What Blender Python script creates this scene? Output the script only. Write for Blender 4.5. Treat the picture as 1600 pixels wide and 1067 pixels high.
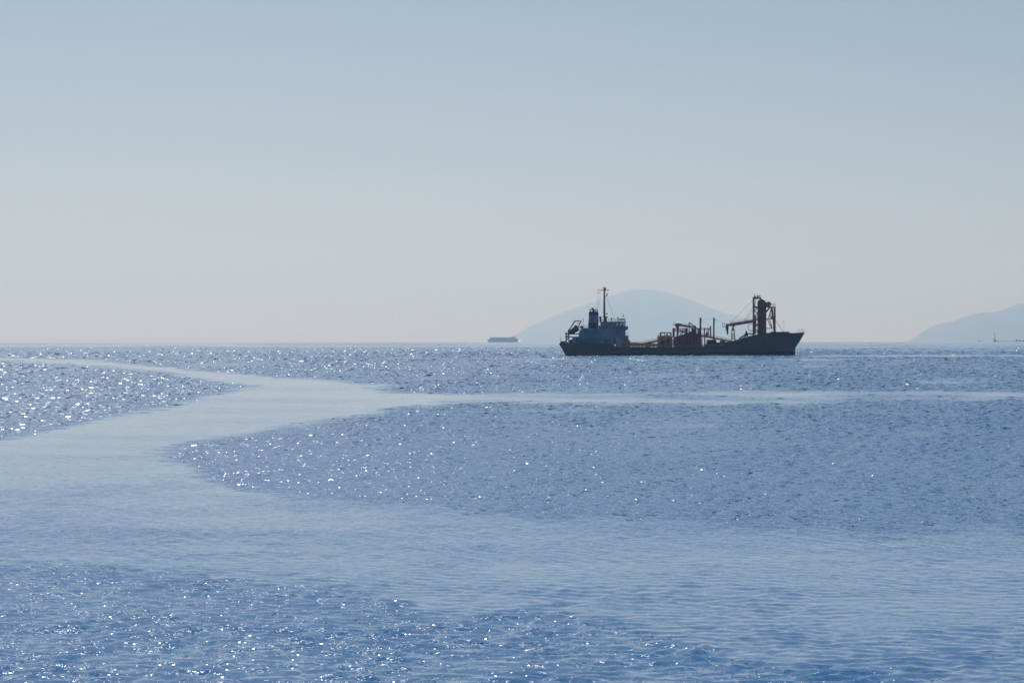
import bpy, math, random
import numpy as np
from mathutils import Vector
R = math.radians
random.seed(7)
rng = np.random.default_rng(11)
scene = bpy.context.scene
for o in list(bpy.data.objects):
    bpy.data.objects.remove(o)

# ------------------------------------------------------------------ camera
CAM_H = 8.4            # metres above the water
FPX = 6000.0           # focal length in photograph pixels (1600 wide)
HOR0 = 525.7           # row of the true horizontal in the photograph
EARTH = 7.4e6          # effective earth radius (with refraction)
cam_d = bpy.data.cameras.new('camera')
cam_d.sensor_width = 36.0
cam_d.lens = 36.0 * FPX / 1600.0
cam_d.clip_start = 0.5
cam_d.clip_end = 120000
cam = bpy.data.objects.new('camera', cam_d)
scene.collection.objects.link(cam)
cam.location = (0, 0, CAM_H)
PITCH = (533.5 - HOR0) / FPX
ROLL = 2.2 / 1600.0
cam.rotation_euler = (math.pi / 2 - PITCH, 0, 0)
cam.rotation_euler.rotate_axis('Z', -ROLL)
scene.camera = cam

# ------------------------------------------------------------------ sky and sun
SUN_EL, SUN_AZ = R(34), R(-8.5)      # azimuth from the view axis (+Y), negative = left
world = bpy.data.worlds.new('World')
scene.world = world
world.use_nodes = True
wn, wl = world.node_tree.nodes, world.node_tree.links
bg = wn['Background']
sky = wn.new('ShaderNodeTexSky')
sky.sky_type = 'NISHITA'
sky.sun_disc = False
sky.sun_elevation = SUN_EL
sky.sun_rotation = SUN_AZ
sky.altitude = 0
sky.air_density = 0.66
sky.dust_density = 0.38
sky.ozone_density = 3.5
wl.new(sky.outputs[0], bg.inputs[0])
bg.inputs[1].default_value = 0.052
sun_d = bpy.data.lights.new('sun', 'SUN')
sun_d.energy = 2.95
sun_d.angle = R(0.53)
sun_d.color = (1.0, 0.985, 0.965)
sun = bpy.data.objects.new('sun', sun_d)
scene.collection.objects.link(sun)
sdir = Vector((math.sin(SUN_AZ) * math.cos(SUN_EL), math.cos(SUN_AZ) * math.cos(SUN_EL), math.sin(SUN_EL)))
sun.rotation_euler = (-sdir).to_track_quat('-Z', 'Y').to_euler()
sun.location = (0, 0, 200)

scene.view_settings.view_transform = 'Standard'
scene.view_settings.look = 'None'
scene.view_settings.gamma = 1
scene.view_settings.exposure = -0.12
scene.render.engine = 'CYCLES'
scene.cycles.use_denoising = True
scene.cycles.max_bounces = 6
scene.cycles.volume_bounces = 0
scene.cycles.sample_clamp_direct = 12
scene.cycles.sample_clamp_indirect = 6
scene.cycles.use_adaptive_sampling = False

# ------------------------------------------------------------------ materials
def mat(name, col, rough=0.6, metal=0.0, noise=0.0, nscale=1.0, stain=None):
    m = bpy.data.materials.new(name)
    m.use_nodes = True
    n, l = m.node_tree.nodes, m.node_tree.links
    p = n['Principled BSDF']
    p.inputs['Base Color'].default_value = (*col, 1)
    p.inputs['Roughness'].default_value = rough
    p.inputs['Metallic'].default_value = metal
    p.inputs['Specular IOR Level'].default_value = 0.1
    if noise > 0:
        tc = n.new('ShaderNodeTexCoord')
        nz = n.new('ShaderNodeTexNoise')
        nz.inputs['Scale'].default_value = nscale
        nz.inputs['Detail'].default_value = 5
        l.new(tc.outputs['Object'], nz.inputs['Vector'])
        cr = n.new('ShaderNodeValToRGB')
        a = stain or tuple(c * (1 - noise) for c in col)
        cr.color_ramp.elements[0].position = 0.36
        cr.color_ramp.elements[0].color = (*a, 1)
        cr.color_ramp.elements[1].position = 0.58
        cr.color_ramp.elements[1].color = (*col, 1)
        l.new(nz.outputs['Fac'], cr.inputs[0])
        l.new(cr.outputs[0], p.inputs['Base Color'])
    return m

M = {
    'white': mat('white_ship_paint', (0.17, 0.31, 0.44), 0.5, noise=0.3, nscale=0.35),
    'trim': mat('grey_trim_paint', (0.06, 0.075, 0.09), 0.55),
    'black': mat('black_paint', (0.018, 0.02, 0.024), 0.55),
    'dark': mat('dark_steel', (0.05, 0.05, 0.055), 0.6, noise=0.3, nscale=1.2),
    'ochre': mat('ochre_paint', (0.80, 0.40, 0.13), 0.6, noise=0.4, nscale=0.7, stain=(0.45, 0.17, 0.06)),
    'rust': mat('red_brown_paint', (0.55, 0.14, 0.065), 0.65, noise=0.4, nscale=0.6, stain=(0.24, 0.065, 0.04)),
    'silo': mat('silo_brown_paint', (0.20, 0.06, 0.04), 0.65, noise=0.35, nscale=0.4),
    'deck': mat('deck_paint', (0.09, 0.035, 0.02), 0.8, noise=0.3, nscale=0.5),
    'orange': mat('lifeboat_orange', (0.22, 0.035, 0.025), 0.4),
    'rail': mat('rail_paint', (0.6, 0.48, 0.36), 0.6),
    'blue': mat('lettering_blue', (0.02, 0.06, 0.17), 0.5),
    'room': mat('cabin_interior', (0.06, 0.06, 0.06), 0.8),
    'flag': mat('flag_cloth', (0.12, 0.02, 0.02), 0.8),
    'canvas': mat('white_sail_cloth', (0.85, 0.85, 0.83), 0.8),
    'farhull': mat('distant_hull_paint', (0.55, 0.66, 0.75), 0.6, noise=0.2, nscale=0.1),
    'farwhite': mat('distant_house_paint', (0.45, 0.48, 0.5), 0.6),
    'rock': mat('rock', (0.07, 0.065, 0.06), 0.9, noise=0.4, nscale=0.2),
    'sand': mat('spit_sand', (0.17, 0.155, 0.13), 0.9, noise=0.3, nscale=0.05),
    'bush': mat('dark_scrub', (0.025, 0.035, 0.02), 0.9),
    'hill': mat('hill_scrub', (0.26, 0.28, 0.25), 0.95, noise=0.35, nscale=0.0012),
    'tower': mat('beacon_paint', (0.6, 0.62, 0.62), 0.6),
}
# hull: grey topsides, dark boot topping below a sloping painted line, scuffs and streaks
def hull_material():
    m = bpy.data.materials.new('hull_paint')
    m.use_nodes = True
    n, l = m.node_tree.nodes, m.node_tree.links
    p = n['Principled BSDF']
    p.inputs['Roughness'].default_value = 0.5
    p.inputs['Specular IOR Level'].default_value = 0.1
    tc = n.new('ShaderNodeTexCoord')
    sep = n.new('ShaderNodeSeparateXYZ')
    l.new(tc.outputs['Object'], sep.inputs[0])
    ma = n.new('ShaderNodeMath'); ma.operation = 'MULTIPLY_ADD'     # line height = x*k + c
    ma.inputs[1].default_value = 0.0125; ma.inputs[2].default_value = 1.12
    l.new(sep.outputs['X'], ma.inputs[0])
    lt = n.new('ShaderNodeMath'); lt.operation = 'LESS_THAN'
    l.new(sep.outputs['Z'], lt.inputs[0]); l.new(ma.outputs[0], lt.inputs[1])
    mp = n.new('ShaderNodeMapping'); mp.inputs['Scale'].default_value = (0.55, 0.5, 0.09)
    l.new(tc.outputs['Object'], mp.inputs[0])
    nz = n.new('ShaderNodeTexNoise'); nz.inputs['Scale'].default_value = 1.0; nz.inputs['Detail'].default_value = 6
    l.new(mp.outputs[0], nz.inputs['Vector'])
    cr = n.new('ShaderNodeValToRGB')
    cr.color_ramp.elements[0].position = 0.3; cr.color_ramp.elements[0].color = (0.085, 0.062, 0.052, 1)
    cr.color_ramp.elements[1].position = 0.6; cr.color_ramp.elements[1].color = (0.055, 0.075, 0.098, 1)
    l.new(nz.outputs['Fac'], cr.inputs[0])
    mx = n.new('ShaderNodeMix'); mx.data_type = 'RGBA'
    l.new(lt.outputs[0], mx.inputs['Factor'])
    l.new(cr.outputs[0], mx.inputs['A'])
    mx.inputs['B'].default_value = (0.004, 0.004, 0.006, 1)
    l.new(mx.outputs['Result'], p.inputs['Base Color'])
    return m
M['hull'] = hull_material()
def pane_material():
    m = bpy.data.materials.new('window_glass')
    m.use_nodes = True
    n, l = m.node_tree.nodes, m.node_tree.links
    n.remove(n['Principled BSDF'])
    t = n.new('ShaderNodeBsdfTransparent'); t.inputs[0].default_value = (0.75, 0.8, 0.82, 1)
    g = n.new('ShaderNodeBsdfGlossy'); g.inputs['Roughness'].default_value = 0.03
    x = n.new('ShaderNodeMixShader'); x.inputs[0].default_value = 0.08
    l.new(t.outputs[0], x.inputs[1]); l.new(g.outputs[0], x.inputs[2])
    l.new(x.outputs[0], n['Material Output'].inputs[0])
    return m
M['glass'] = pane_material()
def sail_material():                       # thin cloth: light comes through from the far side
    m = bpy.data.materials.new('sail_cloth')
    m.use_nodes = True
    n, l = m.node_tree.nodes, m.node_tree.links
    n.remove(n['Principled BSDF'])
    d = n.new('ShaderNodeBsdfDiffuse'); d.inputs[0].default_value = (0.85, 0.85, 0.84, 1)
    t = n.new('ShaderNodeBsdfTranslucent'); t.inputs[0].default_value = (0.97, 0.97, 0.96, 1)
    x = n.new('ShaderNodeMixShader'); x.inputs[0].default_value = 0.9
    l.new(d.outputs[0], x.inputs[1]); l.new(t.outputs[0], x.inputs[2]); l.new(x.outputs[0], n['Material Output'].inputs[0])
    return m
M['sail'] = sail_material()

# ------------------------------------------------------------------ mesh helpers
class MB:
    def __init__(self): self.v, self.f = [], []
    def add(self, vs, fs):
        b = len(self.v); self.v += [tuple(p) for p in vs]; self.f += [tuple(i + b for i in f) for f in fs]; return self
    def box(self, a, b):
        (x0, y0, z0), (x1, y1, z1) = [tuple(min(i, j) for i, j in zip(a, b)), tuple(max(i, j) for i, j in zip(a, b))]
        vs = [(x0, y0, z0), (x1, y0, z0), (x1, y1, z0), (x0, y1, z0), (x0, y0, z1), (x1, y0, z1), (x1, y1, z1), (x0, y1, z1)]
        return self.add(vs, [(0, 3, 2, 1), (4, 5, 6, 7), (0, 1, 5, 4), (1, 2, 6, 5), (2, 3, 7, 6), (3, 0, 4, 7)])
    def beam(self, p, q, r, n=4, r2=None, cap=True):
        p, q = Vector(p), Vector(q); d = (q - p).normalized()
        s = d.cross(Vector((0, 1, 0)) if abs(d.y) < 0.9 else Vector((1, 0, 0))).normalized(); t = d.cross(s)
        r2 = r if r2 is None else r2
        k = math.sqrt(2) if n == 4 else 1
        vs = []
        for c, rr in ((p, r), (q, r2)):
            for i in range(n):
                a = 2 * math.pi * (i + 0.5) / n
                vs.append(c + (s * math.cos(a) + t * math.sin(a)) * rr * k)
        fs = [(i, (i + 1) % n, n + (i + 1) % n, n + i) for i in range(n)]
        if cap: fs += [tuple(range(n - 1, -1, -1)), tuple(range(n, 2 * n))]
        return self.add(vs, fs)
    def path(self, pts, r, n=6):
        for a, b in zip(pts[:-1], pts[1:]): self.beam(a, b, r, n)
        return self
    def prism(self, outline, y0, y1):           # outline in (x, z), extruded along y
        n = len(outline)
        vs = [(x, y0, z) for x, z in outline] + [(x, y1, z) for x, z in outline]
        return self.add(vs, [(i, (i + 1) % n, n + (i + 1) % n, n + i) for i in range(n)] + [tuple(range(n - 1, -1, -1)), tuple(range(n, 2 * n))])
    def lathe(self, prof, c, n=12):             # prof (radius, z) round a vertical axis
        vs = [(c[0] + r * math.cos(2 * math.pi * i / n), c[1] + r * math.sin(2 * math.pi * i / n), c[2] + z) for r, z in prof for i in range(n)]
        fs = [(j * n + i, j * n + (i + 1) % n, (j + 1) * n + (i + 1) % n, (j + 1) * n + i) for j in range(len(prof) - 1) for i in range(n)]
        return self.add(vs, fs + [tuple(range(n - 1, -1, -1)), tuple(range((len(prof) - 1) * n, len(prof) * n))])
    def build(self, name, m, parent=None, smooth=False):
        me = bpy.data.meshes.new(name)
        me.from_pydata(self.v, [], self.f); me.update()
        if smooth:
            me.polygons.foreach_set('use_smooth', [True] * len(me.polygons))
        me.materials.append(M[m] if isinstance(m, str) else m)
        o = bpy.data.objects.new(name, me)
        scene.collection.objects.link(o)
        if parent: o.parent = parent
        return o
def tag(o, label=None, cat=None, group=None, kind=None):
    if label: o['label'] = label
    if cat: o['category'] = cat
    if group: o['group'] = group
    if kind: o['kind'] = kind
    return o
def empty(name, loc, rz=0):
    o = bpy.data.objects.new(name, None)
    o.empty_display_size = 2
    scene.collection.objects.link(o); o.location = loc; o.rotation_euler = (0, 0, rz)
    return o
def drop(x, y): return -(x * x + y * y) / (2 * EARTH)

# ------------------------------------------------------------------ the sea
def image_px(x, y):            # where a water point falls in the photograph (used once, to survey the slicks)
    r2 = x * x + y * y
    yy = np.maximum(y, 1.0)
    px = 800 + FPX * x / yy
    py = HOR0 + FPX * (CAM_H + r2 / (2 * EARTH)) / yy - (px - 800) * ROLL
    return px, py

GX0, GX1, GY0, GY1, GSX, GSY = -400, 2000, 530, 1130, 4.0, 0.5
gx = np.arange(GX0, GX1 + 1, GSX); gy = np.arange(GY0, GY1 + 0.1, GSY)
GXX, GYY = np.meshgrid(gx, gy)
def smooth_noise(x, y, seed, octaves=3):
    g = np.random.default_rng(seed); out = np.zeros_like(x); amp = 1.0
    for o in range(octaves):
        for _ in range(5):
            a = g.uniform(0, 2 * math.pi); k = (2 ** o) * g.uniform(0.7, 1.4)
            out += amp * np.sin(k * (x * math.cos(a) + y * math.sin(a)) + g.uniform(0, 6.28))
        amp *= 0.6
    return out / 4.0
def blur(a, nx, ny):
    for ax, n in ((1, nx), (0, ny)):
        n = int(n)
        if n < 1: continue
        for _ in range(2):
            k = np.ones(2 * n + 1) / (2 * n + 1)
            pad = [(0, 0), (0, 0)]; pad[ax] = (n, n)
            b = np.pad(a, pad, mode='edge')
            c = np.cumsum(b, axis=ax)
            z = np.zeros_like(np.take(c, [0], axis=ax)); c = np.concatenate([z, c], axis=ax)
            L = 2 * n + 1
            a = (np.take(c, np.arange(L, c.shape[ax]), axis=ax) - np.take(c, np.arange(0, c.shape[ax] - L), axis=ax)) / L
    return a
def poly_mask(poly, wx=8, wy=2, seed=1, fx=40.0, bx=2, by=2):
    sc = np.clip((GYY - 533) / 130.0, 0.03, 2.0)
    X = GXX + wx * smooth_noise(GXX / fx, GYY / (fx * 0.16) / np.maximum(sc, 0.2), seed)
    Y = GYY + wy * sc * smooth_noise(GXX / fx, GYY / (fx * 0.16) / np.maximum(sc, 0.2), seed + 50)
    ins = np.zeros(GXX.shape, bool)
    n = len(poly)
    for i in range(n):
        x0, y0 = poly[i]; x1, y1 = poly[(i + 1) % n]
        if y0 == y1: continue
        c = ((y0 > Y) != (y1 > Y)) & (X < (x1 - x0) * (Y - y0) / (y1 - y0) + x0)
        ins ^= c
    m = blur(ins.astype(float), bx, by)
    # ragged border: streaks of ripple reach across it and fade
    q = np.maximum(sc, 0.25)
    edge = 0.30 * smooth_noise(GXX / 26, GYY / (1.7 * q), seed + 90, 2) + 0.22 * smooth_noise(GXX / 11, GYY / (0.9 * q), seed + 91, 2)
    t = np.clip((m + edge * np.clip(5 * m * (1 - m), 0, 1) - 0.25) / 0.5, 0, 1)
    return t * t * (3 - 2 * t)
far = poly_mask([(-500, 520), (-500, 558), (0, 559), (90, 561), (200, 567), (250, 574), (425, 587.5), (565, 599), (640, 603),
                 (568, 607.5), (615, 613.5), (700, 616), (1000, 614.5), (1200, 611), (1600, 612.5), (2100, 612), (2100, 520)], 8, 2.2, 3, 34, 8, 4)
left = poly_mask([(-500, 560), (0, 565), (78, 570), (156, 573), (259, 582), (312, 595), (405, 603), (344, 612.5), (275, 631), (175, 650),
                  (78, 670), (0, 688), (-300, 735), (-500, 760)], 7, 3, 5, 34, 7, 9)
right = poly_mask([(238, 709), (370, 682), (495, 662), (615, 640), (700, 631), (800, 629), (1000, 632), (1225, 630), (1310, 625), (1600, 623), (2100, 622),
                   (2100, 850), (1600, 839), (1450, 832), (1250, 826), (1075, 818), (800, 803), (670, 796), (500, 780), (390, 762), (300, 738)], 14, 4.5, 9, 42, 8, 13)
fore = poly_mask([(-500, 830), (0, 862), (150, 876), (250, 894), (375, 912), (560, 938), (800, 958), (1025, 980), (1110, 996), (1200, 1030), (1300, 1048),
                  (1450, 1066), (1700, 1150), (-500, 1150)], 40, 9, 13, 70, 10, 30)
A = np.maximum.reduce([far * 0.9, left * 0.92, right, fore * 1.08])
# gentle ruffle that lingers in the smooth water
soft = 0.045 + 0.07 * np.clip(smooth_noise(GXX / 110, GYY / 2.6, 24), -0.5, 1.6) + 0.27 * np.clip((GYY - 690) / 90, 0, 1) * np.clip(0.5 + 0.5 * smooth_noise(GXX / 160, GYY / 11, 21) + 0.3 * smooth_noise(GXX / 60, GYY / 5, 22), 0.15, 1.3)
soft += 0.30 * np.exp(-((GYY - 833) / 7.0) ** 2) * np.clip((700 - GXX) / 300, 0, 1)
soft += 0.30 * np.exp(-np.clip((GYY - 796 - (GXX - 700) * 0.045) / 26.0, 0, None) ** 2) * (GYY > 740) * np.clip((GXX - 420) / 300, 0, 1)
soft += 0.22 * np.clip((GXX - 1200) / 350, 0, 1) * np.clip((GYY - 950) / 60, 0, 1)
A = np.maximum(A, np.clip(soft, 0.03, 0.7))
# the narrow lane running right is broken up by the breeze
lane = np.clip((GXX - 640) / 420, 0, 1) * np.exp(-((GYY - 620) / 9.0) ** 2)
A = np.maximum(A, lane * np.clip(0.58 + 0.40 * smooth_noise(GXX / 60, GYY / 2.0, 41), 0.08, 0.95))
# cat's paws and feathering inside the slicks
A = np.maximum(A, 0.42 * np.clip(smooth_noise(GXX / 55, GYY / 4.5, 44) - 0.75, 0, 1) * np.clip((GYY - 690) / 60, 0, 1))
A = A * (0.25 + 0.75 * np.clip((GYY - 534.5 - (800 - GXX) * ROLL) / 17.0, 0, 1))
A = A * (1 - 0.45 * np.clip(smooth_noise(GXX / 85, GYY / 5.0, 47) - 0.55, 0, 1))
# patchiness of the breeze
A *= 0.90 + 0.14 * smooth_noise(GXX / 120, GYY / 16, 31)
# thin calm streaks and old wakes
def streak(x0, x1, y, w, depth, slope=0.0, soften=60):
    global A
    yy = y + slope * (GXX - x0) / max(1, x1 - x0) + 0.35 * w * smooth_noise(GXX / 90, GXX * 0 + y, int(y * 7) % 97)
    m = np.exp(-((GYY - yy) / w) ** 2) * np.clip((GXX - x0) / soften, 0, 1) * np.clip((x1 - GXX) / soften, 0, 1)
    A *= 1 - depth * m
streak(-300, 420, 539.5, 2.2, 0.75); streak(300, 900, 541.0, 0.9, 0.75); streak(700, 1200, 537.2, 0.8, 0.7)
streak(780, 1320, 560.8, 0.9, 0.75, 1.0); streak(1230, 1900, 556.2, 1.0, 0.9, -0.5); streak(980, 1350, 561.6, 0.7, 0.6)
streak(1150, 1420, 542.5, 0.7, 0.5); streak(1300, 1800, 547.5, 0.6, 0.35); streak(560, 830, 559, 0.8, 0.6, 1.5)
streak(-200, 210, 560.0, 1.2, 0.85, 2.5); streak(100, 145, 582.5, 1.4, 0.7, 0, 15); streak(-60, 60, 613, 1.8, 0.7, 0, 20)
streak(640, 2000, 621, 5.5, 0.12); streak(1050, 2000, 616, 1.6, 0.3, 0.5); streak(820, 1350, 627, 1.8, 0.3)
A = np.clip(A, 0, 1.25)
def sample_A(px, py):
    fx = np.clip((px - GX0) / GSX, 0, len(gx) - 1.001); fy = np.clip((py - GY0) / GSY, 0, len(gy) - 1.001)
    ix = fx.astype(int); iy = fy.astype(int); tx = fx - ix; ty = fy - iy
    return (A[iy, ix] * (1 - tx) + A[iy, ix + 1] * tx) * (1 - ty) + (A[iy + 1, ix] * (1 - tx) + A[iy + 1, ix + 1] * tx) * ty

def build_sea():
    # rings: close enough together for ripples near the shore, wider out to sea
    lr = np.linspace(math.log(62.0), math.log(15500.0), 20000); rr = np.exp(lr)
    dens = (CAM_H * 3840 / rr ** 2) * 2.4 + 22.0 / rr
    cum = np.concatenate([[0], np.cumsum(0.5 * (dens[1:] + dens[:-1]) * np.diff(rr))])
    NR = 700
    rows = np.interp(np.linspace(0, cum[-1], NR), cum, rr)
    rows = np.concatenate([[0.6, 3, 7, 12, 18, 26, 36, 48], rows])
    nr = len(rows)
    half = R(10.5); NC = 1000
    th = np.concatenate([np.linspace(-half, half, NC), np.linspace(half, 2 * math.pi - half, 74)[1:-1]])
    nc = len(th)
    x = np.outer(rows, np.sin(th)); y = np.outer(rows, np.cos(th))
    drow = np.gradient(rows); dth = np.full(nc, 2 * half / NC); dth[NC:] = (2 * math.pi - 2 * half) / 74
    dense = np.zeros(nc, bool); dense[:NC] = True
    px, py = image_px(x, y)
    amp = np.where(dense[None, :] & (rows[:, None] > 60), sample_A(px, py), 0.8)
    # real wavelengths, 0.13 to 2.4 m; each is built where the rings are close enough to carry it
    h_all = np.zeros((nr, NC), np.float32); h_long = np.zeros((nr, NC), np.float32)
    g = np.random.default_rng(5)
    sm = lambda v, a, b: np.clip((v - a) / (b - a), 0, 1) ** 2 * (3 - 2 * np.clip((v - a) / (b - a), 0, 1))
    waves = []
    lam = 0.17
    while lam < 1.55:
        for _ in range(15):
            waves.append((lam * g.uniform(0.83, 1.21), g.normal(R(-15), R(70)), g.uniform(0, 6.28)))
        lam *= 1.42
    n_tot = 0.5 * len(waves)
    # wave fronts bend and come in groups
    xw = x[:, :NC] + 0.34 * smooth_noise(x[:, :NC] / 0.9, y[:, :NC] / 1.1, 71, 2) + 0.8 * smooth_noise(x[:, :NC] / 3.1, y[:, :NC] / 4.0, 72, 2)
    yw = y[:, :NC] + 0.30 * smooth_noise(x[:, :NC] / 0.8, y[:, :NC] / 1.2, 73, 2) + 0.9 * smooth_noise(x[:, :NC] / 2.7, y[:, :NC] / 4.2, 74, 2)
    grp = np.clip(1.0 + 0.55 * smooth_noise(x[:, :NC] / 1.6, y[:, :NC] / 2.4, 75, 2), 0.15, 2.0)
    n_res = np.zeros(nr)
    n_lt = 0.5 * sum(1 for w in waves if w[0] > 0.5)
    for L, a, ph in waves:
        k = 2 * math.pi / L
        kx, ky = k * math.sin(a), k * math.cos(a)
        ly = 2 * math.pi / max(abs(ky), 1e-6); lx = 2 * math.pi / max(abs(kx), 1e-6)
        w = sm(ly / drow, 2.4, 4.2) * sm(lx / (rows * dth[0]), 2.4, 4.2) * (rows > 60)
        act = np.nonzero(w > 1e-3)[0]
        if len(act) == 0: continue
        n_res += 0.5 * w ** 2
        s = slice(act[0], act[-1] + 1)
        sn = np.sin((kx * xw[s] + ky * yw[s] + ph) % (2 * math.pi)).astype(np.float32) / np.float32(k)
        sn *= w[s, None].astype(np.float32)
        h_all[s] += sn
        if L > 0.5: h_long[s] += sn
    h_all /= math.sqrt(n_tot); h_long /= math.sqrt(n_lt)
    h_all *= grp; h_long *= grp
    resolved = n_res / n_tot
    rest = np.sqrt(np.clip(1 - resolved, 0, 1))          # slope left to the fine relief of the material
    z = drop(x, y)
    ad = amp[:, :NC]
    z[:, :NC] += RUFFLE * ad * h_all + SWELL * h_long * (0.5 + 0.7 * np.clip(ad * 2.5, 0, 1))
    fine = (0.25 + 0.75 * np.repeat(rest[:, None], nc, 1))
    nv = nr * nc
    co = np.empty((nv + 1, 3), np.float32)
    co[:nv, 0] = x.ravel(); co[:nv, 1] = y.ravel(); co[:nv, 2] = z.ravel(); co[nv] = (0, 0, 0)
    i = np.arange(nr - 1)[:, None] * nc; j = np.arange(nc)[None, :]; j2 = (j + 1) % nc
    quads = np.stack([i + j, i + nc + j, i + nc + j2, i + j2], -1).reshape(-1, 4)[:, ::-1]
    tris = np.stack([np.full(nc, nv), np.arange(nc), (np.arange(nc) + 1) % nc], -1)[:, ::-1]
    me = bpy.data.meshes.new('sea')
    me.vertices.add(nv + 1); me.vertices.foreach_set('co', co.ravel())
    nq, nt = len(quads), len(tris)
    me.loops.add(nq * 4 + nt * 3)
    me.loops.foreach_set('vertex_index', np.concatenate([quads.ravel(), tris.ravel()]).astype(np.int32))
    me.polygons.add(nq + nt)
    me.polygons.foreach_set('loop_start', np.concatenate([np.arange(nq) * 4, nq * 4 + np.arange(nt) * 3]).astype(np.int32))
    me.polygons.foreach_set('use_smooth', np.ones(nq + nt, bool))
    at = me.attributes.new('ruffle', 'FLOAT', 'POINT')
    at.data.foreach_set('value', np.concatenate([amp.ravel(), [0.8]]).astype(np.float32))
    at = me.attributes.new('fine', 'FLOAT', 'POINT')
    at.data.foreach_set('value', np.concatenate([fine.ravel(), [0.3]]).astype(np.float32))
    me.update(calc_edges=True)
    me.materials.append(sea_material())
    o = bpy.data.objects.new('sea', me); scene.collection.objects.link(o)
    tag(o, 'blue rippled sea with pale smooth slicks and sun glitter', kind='structure')
    return o
RUFFLE, CALM, SWELL = 0.155, 0.012, 0.042
def sea_material(name='sea_water', rough=0.05):
    m = bpy.data.materials.new(name)
    m.use_nodes = True
    n, l = m.node_tree.nodes, m.node_tree.links
    n.remove(n['Principled BSDF'])
    # light coming back up out of the water, and the mirror of the surface over it
    body = n.new('ShaderNodeBsdfDiffuse'); body.inputs['Color'].default_value = WATER
    body.inputs['Normal'].default_value = (0, 0, 1)
    up = n.new('ShaderNodeCombineXYZ'); up.inputs[2].default_value = 1.0
    l.new(up.outputs[0], body.inputs['Normal'])
    mir = n.new('ShaderNodeBsdfGlossy'); mir.inputs['Roughness'].default_value = rough; mir.inputs['Color'].default_value = (1, 1, 1, 1)
    fr = n.new('ShaderNodeFresnel'); fr.inputs['IOR'].default_value = 1.333
    mx = n.new('ShaderNodeMixShader')
    l.new(fr.outputs[0], mx.inputs[0]); l.new(body.outputs[0], mx.inputs[1]); l.new(mir.outputs[0], mx.inputs[2])
    l.new(mx.outputs[0], n['Material Output'].inputs['Surface'])
    tc = n.new('ShaderNodeTexCoord')
    def math_(op, a, b=None, c=None):
        q = n.new('ShaderNodeMath'); q.operation = op
        for i, v in enumerate((a, b, c)):
            if v is None: continue
            if isinstance(v, (int, float)): q.inputs[i].default_value = v
            else: l.new(v, q.inputs[i])
        return q.outputs[0]
    ru = n.new('ShaderNodeAttribute'); ru.attribute_name = 'ruffle'
    fi = n.new('ShaderNodeAttribute'); fi.attribute_name = 'fine'
    # slopes of the ripples: sum of noise fields of several sizes, as normals (finer than the mesh can carry)
    acc = None
    for sc, wgt in FINE:
        nz = n.new('ShaderNodeTexNoise'); nz.inputs['Scale'].default_value = sc; nz.inputs['Detail'].default_value = 1.0
        mp = n.new('ShaderNodeMapping'); mp.inputs['Scale'].default_value = (1, 1.25, 1); mp.inputs['Rotation'].default_value = (0, 0, 0.35 * sc)
        l.new(tc.outputs['Object'], mp.inputs[0]); l.new(mp.outputs[0], nz.inputs['Vector'])
        v = n.new('ShaderNodeVectorMath'); v.operation = 'SUBTRACT'; v.inputs[1].default_value = (0.5, 0.5, 0.5)
        l.new(nz.outputs['Color'], v.inputs[0])
        v2 = n.new('ShaderNodeVectorMath'); v2.operation = 'SCALE'; v2.inputs['Scale'].default_value = wgt
        l.new(v.outputs[0], v2.inputs[0])
        if acc is None: acc = v2.outputs[0]
        else:
            s_ = n.new('ShaderNodeVectorMath'); s_.operation = 'ADD'; l.new(acc, s_.inputs[0]); l.new(v2.outputs[0], s_.inputs[1]); acc = s_.outputs[0]
    k = math_('MULTIPLY', ru.outputs['Fac'], fi.outputs['Fac'])
    k = math_('MULTIPLY_ADD', k, RUFFLE / 0.12, math_('MULTIPLY', fi.outputs['Fac'], CALM / 0.12))
    sp = n.new('ShaderNodeSeparateXYZ'); l.new(acc, sp.inputs[0])
    sx = math_('MULTIPLY', sp.outputs[0], k)
    sy = math_('MULTIPLY', sp.outputs[1], k)
    # slope tilt added: far back slopes flipped shoreward so they mirror higher, darker sky
    sy = math_('ADD', math_('MAXIMUM', sy, 0.0), math_('MULTIPLY', math_('MINIMUM', sy, 0.0), math_('MULTIPLY_ADD', fi.outputs['Fac'], -2.2, 1.6)))
    cb = n.new('ShaderNodeCombineXYZ'); l.new(sx, cb.inputs[0]); l.new(math_('MULTIPLY', sy, -1.0), cb.inputs[1])
    ge = n.new('ShaderNodeNewGeometry')
    ad_ = n.new('ShaderNodeVectorMath'); ad_.operation = 'ADD'; l.new(ge.outputs['Normal'], ad_.inputs[0]); l.new(cb.outputs[0], ad_.inputs[1])
    no = n.new('ShaderNodeVectorMath'); no.operation = 'NORMALIZE'; l.new(ad_.outputs[0], no.inputs[0])
    l.new(no.outputs[0], mir.inputs['Normal']); l.new(no.outputs[0], fr.inputs['Normal'])
    return m
FINE = ((0.7, 0.5), (2.2, 0.8), (6.5, 0.9), (19.0, 0.6))
WATER = (0.062, 0.245, 0.51, 1)
sea = build_sea()
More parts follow.
